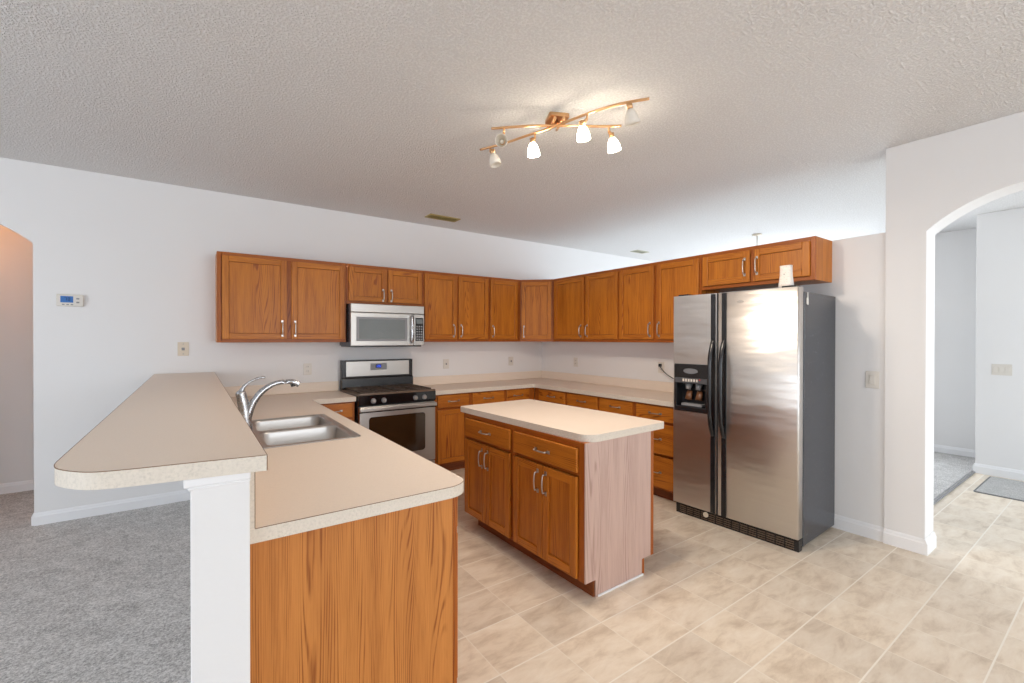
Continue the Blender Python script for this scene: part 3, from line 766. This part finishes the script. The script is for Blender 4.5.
# ------------------------------------------------------------------ wall plates
def plate(name, x, z, wd, hh, mat, label, cat, kind, wall='A', xx=0, group=None):
    if wall == 'A': o = thing(name, (x, 0, z), label, cat, 0, group)
    else: o = thing(name, (xx, x, z), label, cat, -PI / 2, group)
    box(-wd / 2, -.006, -hh / 2, wd / 2, 0, hh / 2).build('plate', mat, o, bevel=.002)
    if kind == 'outlet':
        for s_ in (-1, 1):
            m = MB(); m.prism(rrect(-.017, s_ * .022 - .014, .017, s_ * .022 + .014, .008), [], -.006, -.009, XZ); f = m.build('socket', mat, o)
            m = MB(); m.box(-.008, -.0095, s_ * .022 - .002, -.005, -.0085, s_ * .022 + .008); m.box(.005, -.0095, s_ * .022 - .002, .008, -.0085, s_ * .022 + .008); m.build('slot', BLACK, f)
    elif kind == 'toggle':
        m = box(-.006, -.018, -.012, .006, -.006, .012); m.build('toggle', GREYP, o, bevel=.002)
    elif kind == 'jack':
        box(-.012, -.010, -.012, .012, -.006, .012).build('jack', GREYP, o, bevel=.002)
        for s_ in (-1, 1): MB().tube([(0, -.0065, s_ * .045), (0, -.008, s_ * .045)], .004, 8).build('screw', GREYP, o)
    elif kind == 'rocker':
        box(-.017, -.011, -.034, .017, -.006, .034).build('rocker', mat, o, bevel=.003)
    elif kind == 'triple':
        for k in (-1, 0, 1): box(k * .046 - .016, -.011, -.032, k * .046 + .016, -.006, .032).build('rocker', mat, o, bevel=.003)
    return o
plate('phone_jack', -4.155, 1.376, .082, .122, ALMOND, 'almond phone jack plate on the back wall above the raised bar', 'wall plate', 'jack')
plate('outlet', -3.118, 1.155, .078, .118, WHITEP, 'white outlet plate on the back wall between the faucet and the range', 'outlet', 'outlet')
plate('light_switch', -1.528, 1.16, .078, .118, WHITEP, 'white toggle switch plate on the back wall just right of the range', 'switch', 'toggle')
plate('light_switch', -.545, 1.168, .078, .118, WHITEP, 'white toggle switch plate on the back wall near the room corner', 'switch', 'toggle')
plate('outlet', -.706, 1.167, .078, .118, WHITEP, 'white outlet plate on the right wall near the room corner', 'outlet', 'outlet', 'B')
plate('outlet', -2.02, 1.165, .078, .118, WHITEP, 'white outlet plate beside the refrigerator with a black plug in it', 'outlet', 'outlet', 'B')
plate('light_switch', -3.851, 1.171, .082, .125, WHITEP, 'single rocker light switch plate on the wall right of the refrigerator', 'switch', 'rocker', 'B')
plate('light_switch', -4.127, 1.145, .15, .118, WHITEP, 'three gang rocker light switch plate on the foyer wall', 'switch', 'triple', 'B', 2.95)
pc = thing('power_cord', (0, -2.02, 1.19), 'black power cord sagging from the outlet to behind the refrigerator', 'cord')
box(-.035, -.014, -.016, -.0098, .014, .016).build('plug', BLACK, pc, bevel=.004)
MB().tube(smooth_path([(-.034, -.0, -.004), (-.052, -.02, -.012), (-.052, -.10, -.085), (-.05, -.22, -.14), (-.05, -.36, -.16), (-.052, -.56, -.165)], 6), .005, 8).build('cable', BLACK, pc)
th = thing('thermostat', (-4.887, 0, 1.775), 'white thermostat with blue screen on the back wall near the archway', 'thermostat')
box(-.08, -.028, -.048, .08, 0, .048).build('case', WHITEP, th, bevel=.008)
box(-.054, -.0295, -.018, .02, -.0275, .033).build('screen', THB, th)
m = MB(); digit(m, '7', -.030, -.002, .011, .024, -.0295, .003); digit(m, '8', -.010, -.002, .011, .024, -.0295, .003)
m.build('screen_digits', plain('lcd_ink', (.004, .02, .07), .5), th)
for k in (-1, 1): box(.038, -.031, k * .015 - .006, .056, -.0275, k * .015 + .006).build('button', GREYP, th, bevel=.002)
m = MB()
for k in range(3): m.box(-.045 + k * .025, -.0295, -.038, -.03 + k * .025, -.0275, -.03)
m.build('slot', GREYP, th)

# ------------------------------------------------------------------ ceiling items
def vent(x0, y0, x1, y1, label, mat, slat):
    o = thing('ceiling_vent', ((x0 + x1) / 2, (y0 + y1) / 2, ZC), label, 'vent', 0)
    w_, h_ = (x1 - x0) / 2, (y1 - y0) / 2
    MB().prism([(-w_, -h_), (w_, -h_), (w_, h_), (-w_, h_)], [[(-w_ + .02, -h_ + .02), (w_ - .02, -h_ + .02), (w_ - .02, h_ - .02), (-w_ + .02, h_ - .02)]], -.008, 0, XY).build('frame', mat, o)
    for k in range(slat):
        yy = -h_ + .03 + (2 * h_ - .06) * k / (slat - 1)
        MB().prism([(yy - .008, -.010), (yy + .006, -.002), (yy + .008, -.003), (yy - .006, -.012)], [], -w_ + .018, w_ - .018, YZ).build('slat', mat, o)
    box(-w_ + .01, -h_ + .01, -.0015, w_ - .01, h_ - .01, -.0005).build('backing', DARKGAP, o)
vent(-1.965, -.49, -1.59, -.335, 'yellowed ceiling vent near the back wall above the microwave', plain('aged_vent_paint', (.42, .33, .12), .5), 5)
vent(1.48, -.50, 1.76, -.36, 'small ceiling vent beyond the right wall cabinets', plain('den_vent_paint', (.50, .48, .36), .5), 4)
o = thing('ceiling_hook_mount', (1.93, -2.07, ZC), 'small cream ceiling mount with short rod beyond the cabinet above the refrigerator', 'ceiling mount')
MB().tube([(0, 0, 0), (0, 0, -.012), (0, 0, -.02)], [.06, .058, .02], 20).build('canopy', ALMOND, o)
MB().tube([(0, 0, -.018), (0, 0, -.26)], .009, 10).build('rod', WHITEP, o)
MB().tube([(0, 0, -.26), (0, 0, -.28)], [.014, .012], 10).build('rod_end', BRASS, o)

# track light
tl = thing('track_light', (0, 0, 0), 'brass ceiling light with two crossed curved bars and six small glass shades', 'ceiling light')
cz = math.radians(-25)
can = MB().prism(rrect(-.062, -.062, .062, .062, .012), [], ZC - .022, ZC, XY).build('canopy', BRASS, tl, bevel=.004)
can.location = (-2.245, -2.905, 0); can.rotation_euler.z = cz
ZA, ZBR = 2.745, 2.735
A_ = smooth_path([(-2.601, -2.711, ZA), (-2.43, -2.865, ZA + .004), (-2.275, -2.972, ZA + .006), (-2.09, -3.10, ZA + .004), (-1.986, -3.192, ZA)], 8)
B_ = smooth_path([(-2.51, -2.432, ZBR), (-2.437, -2.60, ZBR), (-2.375, -2.80, ZBR), (-2.335, -2.92, ZBR), (-2.297, -3.075, ZBR), (-2.262, -3.224, ZBR), (-2.200, -3.374, ZBR), (-2.117, -3.496, ZBR)], 6)
MB().tube(A_, .0075, 10).build('curved_bar', BRASS, tl); MB().tube(B_, .0075, 10).build('curved_bar', BRASS, tl)
m = MB(); m.tube([(-2.245, -2.905, ZC - .02), (-2.28, -2.955, ZA)], .008, 8); m.tube([(-2.245, -2.905, ZC - .02), (-2.335, -2.915, ZBR)], .008, 8)
m.tube([(-2.20, -2.85, ZC - .045), (-2.30, -3.03, ZC - .07)], .009, 8); m.tube([(-2.24, -2.83, ZC - .045), (-2.35, -3.01, ZC - .075)], .009, 8)
m.build('stem', BRASS, tl)
def frosted(name, e, col=(1, .80, .52)):
    t = NT(name); t.set('Base Color', (.9, .86, .8, 1)); t.set('Roughness', .5); t.set('Transmission Weight', .35)
    t.set('Emission Color', (*col, 1)); t.set('Emission Strength', e)
    return t.m
LIT = frosted('lit_frosted_glass', 24.0, (1, .87, .68)); DIM = frosted('dim_frosted_glass', .06)
def head(att, shade_c, direction, lit, power=5.0):
    att = Vector(att); c_ = Vector(shade_c); d_ = Vector(direction).normalized()
    m = MB(); nk = c_ - d_ * .045
    m.tube([att, att + Vector((0, 0, -.03))], .006, 8); m.tube([att + Vector((0, 0, -.028)), nk], [.008, .013], 10); m.tube([nk - d_ * .02, nk + d_ * .012], .0155, 12)
    h = m.build('lamp_holder', BRASS, tl)
    s_ = MB(); prof = [(-.036, .016), (-.02, .026), (.0, .033), (.02, .037), (.04, .038)]
    s_.tube([c_ + d_ * a for a, r in prof], [r for a, r in prof], 18, cap=False)
    so = s_.build('lamp_shade', LIT if lit else DIM, h)
    sd = so.modifiers.new('s', 'SOLIDIFY'); sd.thickness = .002
    MB().tube([c_ - d_ * .03, c_ - d_ * .005, c_ + d_ * .012], [.009, .014, .006], 12).build('bulb', LIT if lit else DIM, h)
    if lit:
        for pos, e_ in ((c_ + d_ * .06, power), ):
            l = bpy.data.lights.new('bulb_light', 'SPOT'); l.energy = e_; l.color = (1, .86, .72); l.shadow_soft_size = .045; l.spot_size = math.radians(158); l.spot_blend = .55
            lo = bpy.data.objects.new('bulb_light', l); COL.objects.link(lo); lo.location = pos; lo.rotation_euler = d_.to_track_quat('-Z', 'Y').to_euler()
    return h
P = 29.0
head((-2.545, -2.763, ZA), (-2.565, -2.77, 2.655), (-.6, -.75, -.25), False)
head((-2.478, -2.505, ZBR), (-2.49, -2.575, 2.63), (.15, -.2, -1), False)
head((-2.363, -2.835, ZBR), (-2.366, -2.822, 2.64), (.12, .0, -1), True, P)
head((-2.270, -3.19, ZBR), (-2.262, -3.15, 2.645), (.25, .05, -1), True, P)
head((-2.04, -3.142, ZA), (-2.015, -3.155, 2.64), (.3, .0, -1), True, P)
head((-2.18, -3.41, ZBR), (-2.175, -3.425, 2.655), (.35, .05, -1), False)
# warm lamp in the hall behind the left arch
hl = thing('flush_ceiling_light', (-5.9, .7, ZC), 'round flush ceiling light in the hall behind the left archway', 'ceiling light')
MB().tube([(0, 0, 0), (0, 0, -.03)], [.16, .15], 28).build('pan', BRASS, hl)
MB().tube([(0, 0, -.03), (0, 0, -.07), (0, 0, -.10)], [.14, .12, .03], 28).build('glass_dome', frosted('hall_dome', 2.0, (1, .72, .42)), hl)
l = bpy.data.lights.new('hall_bulb', 'POINT'); l.energy = 8; l.color = (1, .40, .13); l.shadow_soft_size = .1
lo = bpy.data.objects.new('hall_bulb', l); COL.objects.link(lo); lo.location = (-5.9, .7, 2.6)

# doormat in the foyer
mt = MB().prism(rrect(2.06, -5.2, 2.86, -4.07, .02), [], .0, .009, XY).build('doormat', MATT)
tag(mt, 'grey doormat on the foyer floor seen through the right archway', 'doormat')
MB().prism(rrect(2.045, -5.215, 2.875, -4.055, .03), [], .0005, .005, XY).build('border', plain('mat_rubber', (.16, .16, .16), .8), mt)
